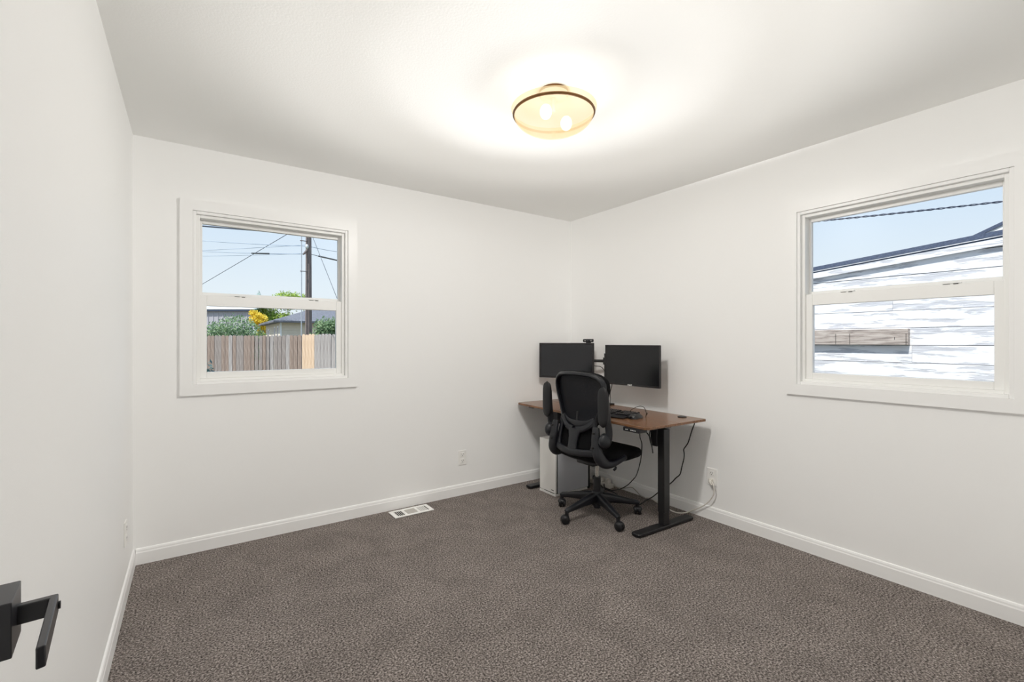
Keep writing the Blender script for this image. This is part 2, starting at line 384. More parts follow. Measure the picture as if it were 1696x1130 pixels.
for k, (bx, by) in enumerate(((-.088, -.05), (.06, -.02))):
    MB().ell((bx, by, zr-.034), (.027, .027, .034)).build('bulb', 'bulb', lt, 60)
    pl = bpy.data.lights.new('bulb_light', 'POINT'); po = bpy.data.objects.new('bulb_light', pl); col.objects.link(po)
    po.parent = lt; po.location = (bx, by, zr-.034); pl.shadow_soft_size = .055
    pl.energy = LAMP; pl.color = (1, .992, .98); pl.use_nodes = True
    n = pl.node_tree.nodes; em = n['Emission']; fo = n.new('ShaderNodeLightFalloff'); fo.inputs['Strength'].default_value = 1.0
    # added boost, shaped to brighten the ceiling: even below the rim, stronger upwards
    t = pl.node_tree; tcn = n.new('ShaderNodeTexCoord'); sp = n.new('ShaderNodeSeparateXYZ'); t.links.new(tcn.outputs['Normal'], sp.inputs[0])
    mr_ = n.new('ShaderNodeMapRange'); mr_.interpolation_type = 'SMOOTHSTEP'; mr_.inputs['From Min'].default_value = .097; mr_.inputs['From Max'].default_value = .15
    t.links.new(sp.outputs['Z'], mr_.inputs['Value'])
    m2_ = n.new('ShaderNodeMapRange'); m2_.interpolation_type = 'SMOOTHSTEP'; m2_.inputs['From Min'].default_value = .12; m2_.inputs['From Max'].default_value = .38
    m2_.inputs['To Min'].default_value = 1; m2_.inputs['To Max'].default_value = .20; t.links.new(sp.outputs['Z'], m2_.inputs['Value'])
    pm_ = n.new('ShaderNodeMath'); pm_.operation = 'MULTIPLY'; t.links.new(mr_.outputs[0], pm_.inputs[0]); t.links.new(m2_.outputs[0], pm_.inputs[1])
    mxm = n.new('ShaderNodeMath'); mxm.operation = 'MAXIMUM'; mxm.inputs[1].default_value = .05; t.links.new(sp.outputs['Z'], mxm.inputs[0])
    dv = n.new('ShaderNodeMath'); dv.operation = 'DIVIDE'; dv.inputs[0].default_value = UPLIGHT; t.links.new(mxm.outputs[0], dv.inputs[1])
    ml_ = n.new('ShaderNodeMath'); ml_.operation = 'MULTIPLY_ADD'; t.links.new(pm_.outputs[0], ml_.inputs[0]); t.links.new(dv.outputs[0], ml_.inputs[1]); ml_.inputs[2].default_value = 1.0
    t.links.new(ml_.outputs[0], fo.inputs['Strength'])
    pl.node_tree.links.new(fo.outputs['Constant'], em.inputs['Strength'])

# ================================================================== wall outlets, floor register
def outlet(name, loc, rz, label, plugged=False):
    r = thing(name, loc, rz, label, 'outlet', 'wall outlets')
    MB().box((-.038, -.006, -.06), (.038, 0, .06), .0025).build('cover_plate', 'plate', r)
    for z in (.026, -.026):
        f = MB().box((-.017, -.0085, z-.0165), (.017, -.004, z+.0165), .004).build('receptacle', 'plate', r)
        if plugged and z < 0: continue
        MB().box((-.0085, -.0092, z-.001), (-.006, -.008, z+.008)).box((.006, -.0092, z-.001), (.0085, -.008, z+.008)).box((-.0026, -.0092, z-.012), (.0026, -.008, z-.007)).build('slots', 'slot', f)
    return r
outlet('wall_outlet', (-1.202, 0, .308), 0, 'white wall outlet left of the desk, above the baseboard')
outlet('wall_outlet', (0, -1.492, .305), -PI/2, 'white wall outlet with a white plug, right of the desk', True)
outlet('wall_outlet', (WX, -.405, .320), PI/2, 'white wall outlet on the left wall near the corner')

vt = thing('floor_register', (-1.699, -.125, 0), 0, 'white floor register set in the carpet by the baseboard', 'floor vent')
m = MB(); vx, vy = .151, .071
m.box((-vx, -vy, .002), (vx, -vy+.022, .009), .002).box((-vx, vy-.022, .002), (vx, vy, .009), .002)
m.box((-vx, -vy+.022, .002), (-vx+.028, vy-.022, .009), .002).box((vx-.028, -vy+.022, .002), (vx, vy-.022, .009), .002)
m.box((-.062, -vy+.022, .002), (-.046, vy-.022, .009)).box((.034, -vy+.022, .002), (.05, vy-.022, .009)); m.build('frame', 'plate', vt)
MB().box((-vx+.02, -vy+.015, .0005), (vx-.02, vy-.015, .0022)).build('duct', 'slot', vt)
sl0 = None
for k in range(5):
    for x0, tilt in ((-.118, .5), (.056, -.7)):
        x = x0+k*.0135
        if sl0 is None:
            sl0 = MB().box((-.0035, -.049, -.0008), (.0035, .049, .0008)).build('louver', 'plate', vt); sl0.location = (x, 0, .006); sl0.rotation_euler = (0, tilt, 0)
        else: instance(sl0, 'louver', vt, (x, 0, .006), (0, tilt, 0))
MB().box((-.046, -.049, .002), (.034, .049, .005)).build('damper_plate', mat('register_grey', (188, 184, 178), .4), vt)

# ================================================================== standing desk
DZ = .725
DC = Vector((-.372, -.760, 0)); DR = math.radians(-1.4)
dk = thing('standing_desk', DC, DR, 'walnut-topped standing desk with black metal frame in the corner', 'desk')
hx, hyy = .309, .730
def rrect(x0, x1, y0, y1, rad, corners):
    P = []
    for k, (cx, cy_) in enumerate(((x1, y0), (x1, y1), (x0, y1), (x0, y0))):
        if k in corners:
            sxn = -1 if cx == x1 else 1; syn = -1 if cy_ == y0 else 1
            c = (cx+sxn*rad, cy_-syn*rad) if False else (cx+sxn*rad, cy_+(rad if cy_ == y0 else -rad))
            a0 = {0: -PI/2, 1: 0, 2: PI/2, 3: PI}[k]
            for i in range(9):
                a = a0+i/8*PI/2; P.append((c[0]+rad*math.cos(a), c[1]+rad*math.sin(a)))
        else: P.append((cx, cy_))
    return P
SE = .009
def top(name, pts):
    o = MB().prism(pts, .017, 2, DZ-.017).build(name, 'walnut', dk)
    b = o.modifiers.new('edge', 'BEVEL'); b.width = .0022; b.segments = 2; b.limit_method = 'ANGLE'; b.angle_limit = math.radians(50)
top('top_panel', rrect(-hx, SE-.0006, -hyy, hyy, .035, (2, 3)))
top('top_panel', rrect(SE+.0006, hx, -hyy, hyy, .012, (0, 1)))
MB().lathe([(0, 0), (.031, 0), (.031, .004), (.026, .006), (0, .006)], 32, (.235, -.585, DZ)).build('grommet', 'black', dk, 40)
ny, fy2 = -.626, .565       # leg positions along the desk
FX = -.018
for ly in (ny, fy2):
    MB().prism(rrect(FX-.286, FX+.286, ly-.034, ly+.034, .012, (0, 1, 2, 3)), .020, 2, .006).build('foot', 'blackmetal', dk, 40).modifiers.new('e', 'BEVEL').width = .004
    for fx in (-.25, .25): MB().cyl((FX+fx, ly, 0), (FX+fx, ly, .007), .018).build('foot_pad', 'black', dk, 40)
    MB().box((FX-.030, ly-.027, .11), (FX+.030, ly+.027, DZ-.050), .004).build('leg_tube', 'blackmetal', dk)
    MB().box((FX-.027, ly-.024, .024), (FX+.027, ly+.024, .12), .003).build('leg_inner', 'blackmetal', dk)
    MB().box((FX-.26, ly-.03, DZ-.032), (FX+.26, ly+.03, DZ-.0172), .003).build('side_bracket', 'blackmetal', dk)
    sgn = 1 if ly < 0 else -1
    MB().box((FX-.036, ly+sgn*.028, DZ-.175), (FX+.036, ly+sgn*.085, DZ-.05), .006).build('motor_housing', 'black', dk)
for xx in (-.09, .06): MB().box((FX+xx-.02, ny, DZ-.05), (FX+xx+.02, fy2, DZ-.018), .002).build('crossbar', 'blackmetal', dk)
cb = MB().prism([(-.695, DZ-.048), (-.665, DZ-.046), (-.655, DZ-.018), (-.545, DZ-.018), (-.540, DZ-.030), (-.556, DZ-.046)], .060, axis=0, o=-hx-.004)
cbo = MB().box((-hx-.010, -.675, DZ-.046), (-hx+.07, -.535, DZ-.0175), .006).build('control_panel', 'black', dk); cbo['label'] = 'black keypad under the desk edge'
for y in (-.563, -.575, -.606, -.618, -.630, -.642): MB().box((-hx-.0108, y-.0035, DZ-.036), (-hx-.0098, y+.0035, DZ-.029)).build('key_mark', 'white', cbo)

def cord(name, pts, r, m, label, n=6, group='cords around the desk', smooth=True):
    P = catmull(pts, n); o = MB().sweep(P, r, n=8).build(name, m, None, 60); tag(o, label, 'cord', group); return o
cord('cable', [(-.640, -1.375, .682), (-.642, -1.38, .64), (-.60, -1.36, .585), (-.48, -1.25, .44), (-.33, -1.09, .28), (-.25, -.985, .20), (-.22, -.90, .13), (-.19, -.80, .07), (-.17, -.70, .03), (-.13, -.58, .012), (-.10, -.54, .03)], .0035, 'cordblack', 'thin black cord drooping from the keypad to the power strip')
cord('cable', [(-.52, -1.30, .690), (-.51, -1.315, .66), (-.50, -1.345, .62), (-.50, -1.362, .56), (-.50, -1.370, .517)], .004, 'cordblack', 'black cable end hanging straight down beside the near desk leg')
cord('cable', [(-.50, -1.352, .678), (-.50, -1.345, .655), (-.50, -1.342, .62), (-.50, -1.352, .58)], .0035, 'cordblack', 'short bent black cable tucked against the near desk leg motor')
cord('cable', [(-.09, -1.405, .700), (-.06, -1.390, .675), (-.06, -1.369, .622), (-.06, -1.340, .533), (-.06, -1.322, .502), (-.06, -1.302, .472), (-.06, -1.305, .442), (-.06, -1.303, .404), (-.06, -1.286, .341), (-.06, -1.270, .281), (-.06, -1.234, .243), (-.06, -1.189, .193), (-.06, -1.07, .088), (-.04, -1.00, .030), (-.10, -.985, .010), (-.175, -1.006, .008), (-.24, -1.01, .006)], .0042, 'cordblack', 'kinked black cord hanging behind the desk near the right outlet')
cord('extension_cord', [(-.012, -1.495, .279), (-.030, -1.510, .272), (-.036, -1.524, .252), (-.033, -1.523, .199), (-.032, -1.493, .143), (-.032, -1.441, .089), (-.034, -1.375, .044), (-.045, -1.325, .012), (-.09, -1.305, .008), (-.115, -1.27, .008), (-.10, -1.20, .008), (-.06, -1.10, .008), (-.045, -1.03, .012), (-.035, -.985, .020), (-.035, -.93, .006)], .0042, 'cordwhite', 'white extension cord running from the right outlet along the floor')
cord('cable', [(-.05, -.55, .02), (-.035, -.66, .014), (-.030, -.72, .03), (-.028, -.786, .051), (-.028, -.837, .030), (-.030, -.88, .008), (-.035, -.97, .006)], .0035, 'cordgrey', 'pale grey cable leaning in a hump against the baseboard')
cord('cable', [(-.12, -.52, .02), (-.155, -.60, .012), (-.150, -.68, .010), (-.168, -.752, .008), (-.21, -.82, .006)], .004, 'cordblack', 'short black cable on the carpet behind the chair base')
# plug in the right outlet
pg = thing('power_plug', (-.0085, -1.492, .279), -PI/2, 'white three-prong plug pushed into the right outlet', 'plug')
MB().box((-.014, -.022, -.015), (.014, 0, .015), .005).build('plug_body', 'cordwhite', pg)
MB().sweep([(0, -.020, .002), (.004, -.027, -.004), (.010, -.028, -.014), (.018, -.026, -.024)], [.011, .010, .0075, .0050], n=12).build('strain_relief', 'cordwhite', pg, 60)

ps = thing('power_strip', (-.075, -.46, 0), math.radians(4), 'white power strip with plugs on the floor under the desk', 'power strip')
MB().box((-.030, -.14, .001), (.030, .14, .036), .006).build('body', 'cordwhite', ps)
for k in range(3): MB().box((-.020, -.115+k*.07, .036), (.020, -.075+k*.07, .072), .006).build('plug', 'cordwhite' if k < 2 else 'black', ps)

# ================================================================== monitors on a dual arm
def monitor(name, c, ang, w, h, tilt, bz, bzb, scr, label, thick=.022, logo=False):
    """c = centre of front face; local -y is the viewing side"""
    r = thing(name, c, ang, label, 'monitor')
    r.rotation_euler = (tilt, 0, ang)
    MB().box((-w/2, .003, -h/2), (w/2, thick, h/2), .004).build('housing', 'bezel', r)
    m = MB(); ring(m, -w/2, w/2, -h/2, h/2, bz, bz, bzb, 0, .006, .001); m.build('bezel', 'bezel', r)
    MB().box((-w/2+bz*.9, .002, -h/2+bzb*.9), (w/2-bz*.9, .005, h/2-bz*.9)).build('screen', scr, r)
    MB().box((-w*.3, thick, -h*.33), (w*.3, thick+.022, h*.30), .010).build('rear_cover', 'black', r)
    MB().box((-.05, thick+.022, -.05), (.05, thick+.030, .05), .003).build('mount_plate', 'blackmetal', r)
    if logo:
        cu = bpy.data.curves.new('logo', 'FONT'); cu.body = 'ASUS'; cu.size = .017; cu.align_x = 'CENTER'; cu.align_y = 'CENTER'; cu.extrude = .0003; cu.offset = .0006
        to = bpy.data.objects.new('logo', cu); col.objects.link(to); dg = bpy.context.evaluated_depsgraph_get()
        me = bpy.data.meshes.new_from_object(to.evaluated_get(dg)); bpy.data.objects.remove(to)
        me.transform(Matrix.Translation((-.01, -.0008, -h/2+bzb*.5)) @ Matrix.Rotation(PI/2, 4, 'X') @ Matrix.Diagonal((1.15, 1, 1, 1)))
        me.name = 'logo'; lo = setup_obj('logo', me, 'white', r, 0); lo['label'] = 'white ASUS lettering'
    return r
# right: parallel to the wall; left: turned to the user
mr = monitor('monitor', (-.200, -.922, 1.0785), -PI/2+math.radians(2), .530, .323, 0, .006, .014, 'screen', 'thin-bezel black monitor on the right, lettering on its lower edge', logo=True)
a = math.atan2(-.406, .285)
ml = monitor('monitor', (-.3075, -.280, 1.0995), a, .496, .313, 0, .017, .017, 'screenblue', 'wide-bezel black monitor on the left, behind the chair, webcam on top')
wc = thing('webcam', (-.3075+.20*.285/.5-.0*.1, -.280-.20*.406/.5, 1.2565), a, 'small black webcam clipped on top of the left monitor', 'webcam')
wl = wc
MB().box((-.047, -.012, .006), (.047, .012, .034), .009, seg=3).build('camera_body', 'black', wc, 40)
MB().cyl((0, -.0115, .020), (0, -.0155, .020), .0105).build('lens', 'screenblue', wc, 40)
for s in (-1, 1): MB().cyl((s*.026, -.0115, .020), (s*.026, -.0135, .020), .004).build('side_port', 'chrome', wc, 40)
MB().box((-.021, -.004, -.014), (.021, .0, .014), .002).box((-.021, -.004, 0.0), (.021, .028, .010), .003).build('clip', 'black', wc)

ar = thing('monitor_mount', (-.105, -.570, DZ), 0, 'black dual monitor arm with a tall post clamped to the desk', 'monitor arm')
MB().box((-.045, -.055, 0), (.045, .055, .012), .003).build('base_plate', 'blackmetal', ar)
MB().cyl((0, 0, .01), (0, 0, .435), .0175, n=24).build('post', 'blackmetal', ar, 40)
MB().cyl((0, 0, .434), (0, 0, .440), .019, n=24).build('post_cap', 'black', ar, 40)
MB().cyl((0, 0, .345), (0, 0, .405), .027, n=24).build('collar', 'blackmetal', ar, 40)
zz = 1.100-DZ
# left arm: post -> elbow -> mount of left monitor;  right arm likewise
lc = Vector((-.3075, -.280, 0))+Vector((.406, .285, 0)).normalized()*.052-Vector((-.105, -.570, 0))
rc_ = Vector((-.200+.052, -.922, 0))-Vector((-.105, -.570, 0))
MB().sweep([(0, 0, zz), (-.035, .075, zz), (-.06, .14, zz)], .015, .013, n=12, up=(0, 0, 1), ex=3).build('arm_link', 'blackmetal', ar, 50)
MB().sweep([(-.06, .14, zz+.0), (lc.x, lc.y, zz)], .013, .012, n=12, up=(0, 0, 1), ex=3).build('arm_link', 'blackmetal', ar, 50)
MB().cyl((-.06, .14, zz-.03), (-.06, .14, zz+.026), .02).build('elbow', 'black', ar, 40)
MB().sweep([(0, 0, zz-.005), (.03, -.16, zz-.015)], .013, .012, n=12, up=(0, 0, 1), ex=3).build('arm_link', 'blackmetal', ar, 50)
MB().sweep([(.03, -.16, zz-.015), (rc_.x, rc_.y, 1.08-DZ)], .013, .012, n=12, up=(0, 0, 1), ex=3).build('arm_link', 'blackmetal', ar, 50)
MB().cyl((.03, -.16, zz-.04), (.03, -.16, zz+.01), .02).build('elbow', 'black', ar, 40)
cord('monitor_cable', [(-.165, -.45, 1.06), (-.15, -.49, 1.055), (-.135, -.535, 1.05), (-.125, -.565, 1.02), (-.118, -.585, .98)], .003, 'cordblack', 'thin black cable looping under the left arm of the monitor mount', group=None)
cord('monitor_cable', [(-.160, -.690, .96), (-.165, -.690, .90), (-.147, -.655, .839), (-.139, -.650, .788), (-.165, -.672, .745), (-.17, -.675, .728)], .0032, 'cordblack', 'black cable dropping from the right monitor to the desktop', group=None)

# ================================================================== keyboard and mouse
kb = thing('keyboard', (-.490, -.935, DZ), math.radians(-90+8), 'black keyboard with a palm rest on the desktop', 'keyboard')
m = MB(); m.loft([[(-.225, -.115, .002), (.225, -.115, .002), (.225, -.115, .008), (-.225, -.115, .008)],
                  [(-.228, -.055, .002), (.228, -.055, .002), (.228, -.055, .016), (-.228, -.055, .016)],
                  [(-.226, .085, .002), (.226, .085, .002), (.226, .085, .026), (-.226, .085, .026)],
                  [(-.220, .100, .002), (.220, .100, .002), (.220, .100, .022), (-.220, .100, .022)]]); m.build('body', 'black', kb)
key = None
for rw_ in range(6):
    yk = -.043+rw_*.0212; zk = .0172+(yk+.055)*.0715+.003
    for c_ in range(21):
        xk = -.208+c_*.0206
        if rw_ == 0 and 4 <= c_ <= 8: continue
        if c_ in (15,) or (rw_ == 2 and 15 < c_ < 18) : continue
        if key is None:
            key = MB().box((-.0085, -.0088, -.003), (.0085, .0088, .004), .0015, seg=1).build('key', 'mouse', kb); key.location = (xk, yk, zk); key.rotation_euler = (.0715, 0, 0)
        else: instance(key, 'key', kb, (xk, yk, zk), (.0715, 0, 0))
MB().box((-.1255, -.0515, .0178), (-.0245, -.034, .0245), .0015).build('space_bar', 'mouse', kb)

ms = thing('computer_mouse', (-.470, -1.200, DZ), math.radians(6), 'black computer mouse right of the keyboard', 'mouse')
secs = []
for t_, w_, h_ in ((-.063, .010, .010), (-.058, .024, .020), (-.045, .032, .031), (-.02, .0345, .040), (.005, .033, .040), (.03, .031, .033), (.05, .028, .024), (.059, .022, .017), (.063, .010, .010)):
    rg = []
    for j in range(20):
        a_ = 2*PI*j/20; c_, s_ = math.cos(a_), math.sin(a_)
        y_ = math.copysign(abs(c_)**.75, c_)*w_; z_ = h_*(s_ if s_ > 0 else 0)**.8 if s_ > 0 else .001
        rg.append((t_, y_, .002+max(z_, 0)))
    secs.append(rg)
MB().loft(secs).build('mouse_body', 'mouse', ms, 50)
MB().cyl((.034, -.004, .034), (.034, .004, .034), .009).build('scroll_wheel', 'black', ms, 40)
cord('mouse_cord', [(-.408, -1.195, .738), (-.395, -1.14, .745), (-.40, -1.09, .755), (-.41, -1.125, .780), (-.42, -1.185, .805), (-.42, -1.222, .806), (-.42, -1.240, .792), (-.41, -1.240, .770), (-.40, -1.235, .750), (-.36, -1.20, .732), (-.30, -1.15, .729), (-.22, -1.10, .729)], .0022, 'cordblack', 'thin mouse cord arching up above the desktop', group=None)

# ================================================================== computer tower
pc = thing('computer_tower', (-.417, -.3835, 0), 0, 'white computer tower on the floor under the far end of the desk', 'computer tower')
X0, X1, Y0, Y1, PZ = -.186, .180, -.1055, .1055, .453
MB().box((X0+.012, Y0+.008, .016), (X1, Y1-.004, PZ-.004)).build('chassis', 'slot', pc)
MB().box((X0, Y0+.004, .024), (X0+.014, Y1, PZ), .0015).build('front_panel', 'pcwhite', pc)
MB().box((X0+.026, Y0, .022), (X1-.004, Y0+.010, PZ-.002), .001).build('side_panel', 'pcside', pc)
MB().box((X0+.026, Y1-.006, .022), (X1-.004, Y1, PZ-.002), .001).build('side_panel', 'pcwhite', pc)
MB().box((X0+.014, Y0+.002, PZ-.006), (X1, Y1, PZ), .0015).build('top_panel', 'pcwhite', pc)
MB().box((X0-.003, Y0+.002, 0), (X1-.01, Y1, .018), .002).build('base', 'pcwhite', pc)
MB().box((X1-.004, Y0+.002, .004), (X1+.020, Y1, PZ-.006), .002).build('rear_frame', 'blackmetal', pc)
for k in range(4): MB().box((X0-.0006, -.078+k*.0085, .040), (X0+.0004, -.0715+k*.0085, .046)).build('front_mark', 'slot', pc)
MB().box((X0-.0004, Y0+.03, .0195), (X0+.01, Y1-.06, .0225)).build('air_slit', 'slot', pc)

# ================================================================== office chair (local +x is forward)
ch = thing('office_chair', (-.605, -.955, 0), math.radians(2), 'black mesh office chair with its armrests flipped up at the desk', 'office chair')
def bx(y, z): return -.240+.060*(y/.24)**2+.028*math.exp(-((z-.75)/.14)**2)-.012*max(0, (.62-z)/.12)
def resample(P, n):
    P = P+[P[0]]; L = [0]
    for i in range(1, len(P)): L.append(L[-1]+(P[i]-P[i-1]).length)
    out = []; k = 0
    for i in range(n):
        t = L[-1]*i/n
        while L[k+1] < t: k += 1
        f_ = (t-L[k])/max(1e-9, L[k+1]-L[k]); out.append(P[k].lerp(P[k+1], f_))
    return out
half_o = [(0, 1.058), (.09, 1.055), (.165, 1.046), (.213, 1.022), (.238, .985), (.240, .94), (.226, .88), (.207, .82), (.187, .76), (.160, .705), (.115, .660), (.06, .640), (0, .634)]
half_i = [(0, 1.032), (.087, 1.029), (.155, 1.021), (.199, .999), (.221, .966), (.222, .928), (.209, .875), (.190, .82), (.170, .765), (.143, .715), (.102, .680), (.052, .665), (0, .661)]
def full(hf): return catmull([Vector((y, z, 0)) for y, z in hf]+[Vector((-y, z, 0)) for y, z in hf[-2:0:-1]], 6, True)
NO = 72
PO, PI_ = resample(full(half_o), NO), resample(full(half_i), NO)
secs = []
for i in range(NO):
    o_, q_ = PO[i], PI_[i]; rg = []
    for s_, dx in ((0, -.006), (.25, -.016), (.7, -.018), (1, -.010), (1, .010), (.7, .016), (.25, .022), (0, .012)):
        p_ = o_.lerp(q_, s_); rg.append((bx(p_.x, p_.y)+dx, p_.x, p_.y))
    secs.append(rg)
MB().loft(secs, closed=True).build('back_frame', 'chairplastic', ch, 50)
# upholstered front edge seen around the frame
secs = []
for i in range(NO):
    o_, q_ = PO[i], PI_[i]; rg = []; g = 1.012
    for s_, dx in ((-.10, .012), (-.14, .028), (-.02, .044), (.5, .046), (1.0, .036), (1.0, .012)):
        p_ = o_.lerp(q_, s_); rg.append((bx(p_.x, p_.y)+dx, p_.x, p_.y))
    secs.append(rg)
MB().loft(secs, closed=True).build('back_cushion_edge', 'seatfabric', ch, 50)
# mesh panel
def mesh_mat():
    m, t, b = nmat('back_mesh'); b.inputs['Base Color'].default_value = (*lin((19, 21, 27)), 1); b.inputs['Roughness'].default_value = .75
    b.inputs['Specular IOR Level'].default_value = .25
    out = [n for n in t.nodes if n.type == 'OUTPUT_MATERIAL'][0]
    tr = t.nodes.new('ShaderNodeBsdfTransparent'); mx = t.nodes.new('ShaderNodeMixShader')
    tc = t.nodes.new('ShaderNodeTexCoord'); wv = t.nodes.new('ShaderNodeTexVoronoi'); wv.inputs['Scale'].default_value = 260
    t.links.new(tc.outputs['Object'], wv.inputs[0]); rp = t.nodes.new('ShaderNodeValToRGB'); e = rp.color_ramp.elements
    e[0].position = .12; e[0].color = (.10, .10, .10, 1); e[1].position = .45; e[1].color = (.01, .01, .01, 1)
    t.links.new(wv.outputs['Distance'], rp.inputs[0]); t.links.new(rp.outputs[0], mx.inputs[0])
    t.links.new(b.outputs[0], mx.inputs[1]); t.links.new(tr.outputs[0], mx.inputs[2]); t.links.new(mx.outputs[0], out.inputs[0]); return m
M['mesh'] = mesh_mat()
cen = Vector((0, .85, 0)); m = MB(); vs = []; fs = []; RN = 7
for k in range(RN):
    s_ = k/(RN-1)*.97
    for p_ in PI_:
        q_ = p_.lerp(cen, s_); vs.append((bx(q_.x, q_.y)+.018+.01*math.sin(s_*PI/2), q_.x, q_.y))
for k in range(RN-1):
    for j in range(NO): fs.append((k*NO+j, k*NO+(j+1) % NO, (k+1)*NO+(j+1) % NO, (k+1)*NO+j))
fs.append(tuple((RN-1)*NO+j for j in range(NO)))
m.add(vs, fs).build('back_mesh', 'mesh', ch, 60)
# lumbar support: crescent bar behind the mesh, with its centre stem
P = catmull([Vector((bx(y, z)+.004, y, z)) for y, z in ((.150, .740), (.10, .708), (.05, .694), (0, .690), (-.05, .694), (-.10, .708), (-.150, .740))], 6)
MB().sweep(P, .006, [.008+.016*math.sin(PI*i/(len(P)-1)) for i in range(len(P))], n=10, up=(0, 0, 1), ex=2.6).build('lumbar_support', 'chairplastic', ch, 50)
MB().sweep([(bx(0, .70)+.005, 0, .69), (bx(0, .77)+.012, 0, .775)], .008, .004, n=8, up=(1, 0, 0)).build('lumbar_stem', 'black', ch, 50)
# lower back frame
def bar(name, pts, a_, b_, ex=3.2, mt='chairplastic'):
    P = catmull([Vector((bx(y, z)-.004, y, z)) for y, z in pts], 6)
    n_ = len(P)
    def ip(v):
        if not hasattr(v, '__len__'): return [v]*n_
        return [v[min(int(i/(n_-1)*(len(v)-1)), len(v)-2)]*(1-(i/(n_-1)*(len(v)-1)-min(int(i/(n_-1)*(len(v)-1)), len(v)-2)))+v[min(int(i/(n_-1)*(len(v)-1)), len(v)-2)+1]*(i/(n_-1)*(len(v)-1)-min(int(i/(n_-1)*(len(v)-1)), len(v)-2)) for i in range(n_)]
    MB().sweep(P, ip(a_), ip(b_), n=14, up=(1, 0, 0), ex=ex).build(name, mt, ch, 50)
for s in (-1, 1):
    bar('side_rail', [(s*.150, .725), (s*.160, .67), (s*.168, .60), (s*.165, .54), (s*.150, .495)], [.022, .017, .016, .017, .02], .013)
    bar('shoulder_rail', [(s*.020, .648), (s*.07, .662), (s*.12, .688), (s*.160, .725)], [.028, .022, .020, .024], .012)
bar('spine', [(0, .655), (0, .60), (0, .55), (0, .492)], [.062, .044, .040, .050], .015)
P = catmull([Vector((bx(y, .50)-.006, y, .500+.012*(abs(y)/.17)**2)) for y in (-.175, -.12, -.06, 0, .06, .12, .175)], 5)
MB().sweep(P, .014, .024, n=14, up=(0, 0, 1), ex=3.2).build('bottom_rail', 'chairplastic', ch, 50)
m = MB(); vs = []; fs = []
for j in range(9):
    for i in range(13):
        y = -.165+.33*i/12; z = .49+.20*j/8; vs.append((bx(y, z)+.016, y, z))
for j in range(8):
    for i in range(12): a_ = j*13+i; fs.append((a_, a_+1, a_+14, a_+13))
m.add(vs, fs).build('lower_mesh', 'seatfabric', ch, 60)
# seat
def srect(z, s_, x0=-.215, x1=.280, hw=.247, ex=4.2, n=48):
    cx_ = (x0+x1)/2; hxx = (x1-x0)/2; R = []
    for j in range(n):
        a_ = 2*PI*j/n; c_, d_ = math.cos(a_), math.sin(a_)
        R.append((cx_+hxx*s_*math.copysign(abs(c_)**(2/ex), c_), hw*s_*math.copysign(abs(d_)**(2/ex), d_), z-.012*max(0, (cx_+hxx*s_*c_-.1)/.16)**2))
    return R
MB().loft([srect(.436, .90), srect(.441, .96), srect(.455, .995), srect(.472, 1.0), srect(.487, .985), srect(.498, .945), srect(.504, .86), srect(.507, .65), srect(.506, .35), srect(.505, .05)]).build('seat', 'seatfabric', ch, 60)
MB().loft([srect(.412, .60), srect(.418, .78), srect(.428, .86), srect(.440, .88)]).build('seat_pan', 'chairplastic', ch, 50)
MB().box((-.13, -.085, .385), (.09, .085, .418), .012).build('tilt_mechanism', 'black', ch, 40)
# side brackets carrying back and armrests
for s in (-1, 1):
    path = [(.015, s*.249, .470), (-.02, s*.250, .460), (-.07, s*.252, .449), (-.125, s*.250, .442), (-.185, s*.240, .452), (-.222, s*.226, .492), (-.234, s*.214, .545), (-.236, s*.205, .605), (-.228, s*.200, .665), (-.222, s*.198, .690)]
    P = catmull(path, 5); n_ = len(P)
    wd = []; th = []
    for i in range(n_):
        f_ = i/(n_-1)
        wd.append(.014+.020*min(1, max(0, (f_-.25)/.3))-.012*max(0, (f_-.8)/.2)); th.append(.016+.020*math.exp(-((f_-.52)/.18)**2)-.003*max(0, (f_-.85)/.15))
    br = MB().sweep(P, wd, th, n=16, up=(0, 1, 0), ex=2.8).build('arm_bracket', 'chairplastic', ch, 50) if False else MB().sweep(P, th, wd, n=16, up=(0, 1, 0), ex=2.8).build('arm_bracket', 'chairplastic', ch, 50)
    for (hx_, hz_) in ((-.262, .655), (-.268, .560)): MB().cyl((hx_+.012, s*.203, hz_), (hx_-.003, s*.203, hz_), .0055, n=12).build('screw', 'slot', br, 40)
    # knuckle and raised armrest
    MB().ell((-.215, s*.268, .612), (.050, .036, .052)).build('arm_pivot', 'chairplastic', ch, 60)
    P = catmull([(-.20, s*.280, .600), (-.195, s*.285, .66), (-.205, s*.284, .73), (-.215, s*.282, .82), (-.22, s*.28, .90)], 5)
    ap = MB().sweep(P, [.030-.008*i/(len(P)-1) for i in range(len(P))], .015, n=12, up=(0, 1, 0), ex=2.8).build('armrest', 'chairplastic', ch, 50)
    secs = []
    for i in range(17):
        t_ = i/16; z_ = .703+.268*t_; e_ = (1-abs(2*t_-1)**5)**.5 if 0 < t_ < 1 else .05
        e_ = max(.08, e_)
        ringp = []
        for j in range(20):
            a_ = 2*PI*j/20; c_, d_ = math.cos(a_), math.sin(a_)
            ringp.append((-.243+.019*e_*math.copysign(abs(c_)**.8, c_), s*.276+.043*e_*math.copysign(abs(d_)**.8, d_), z_))
        secs.append(ringp)
    MB().loft(secs).build('arm_pad', 'padfabric', ap, 60)
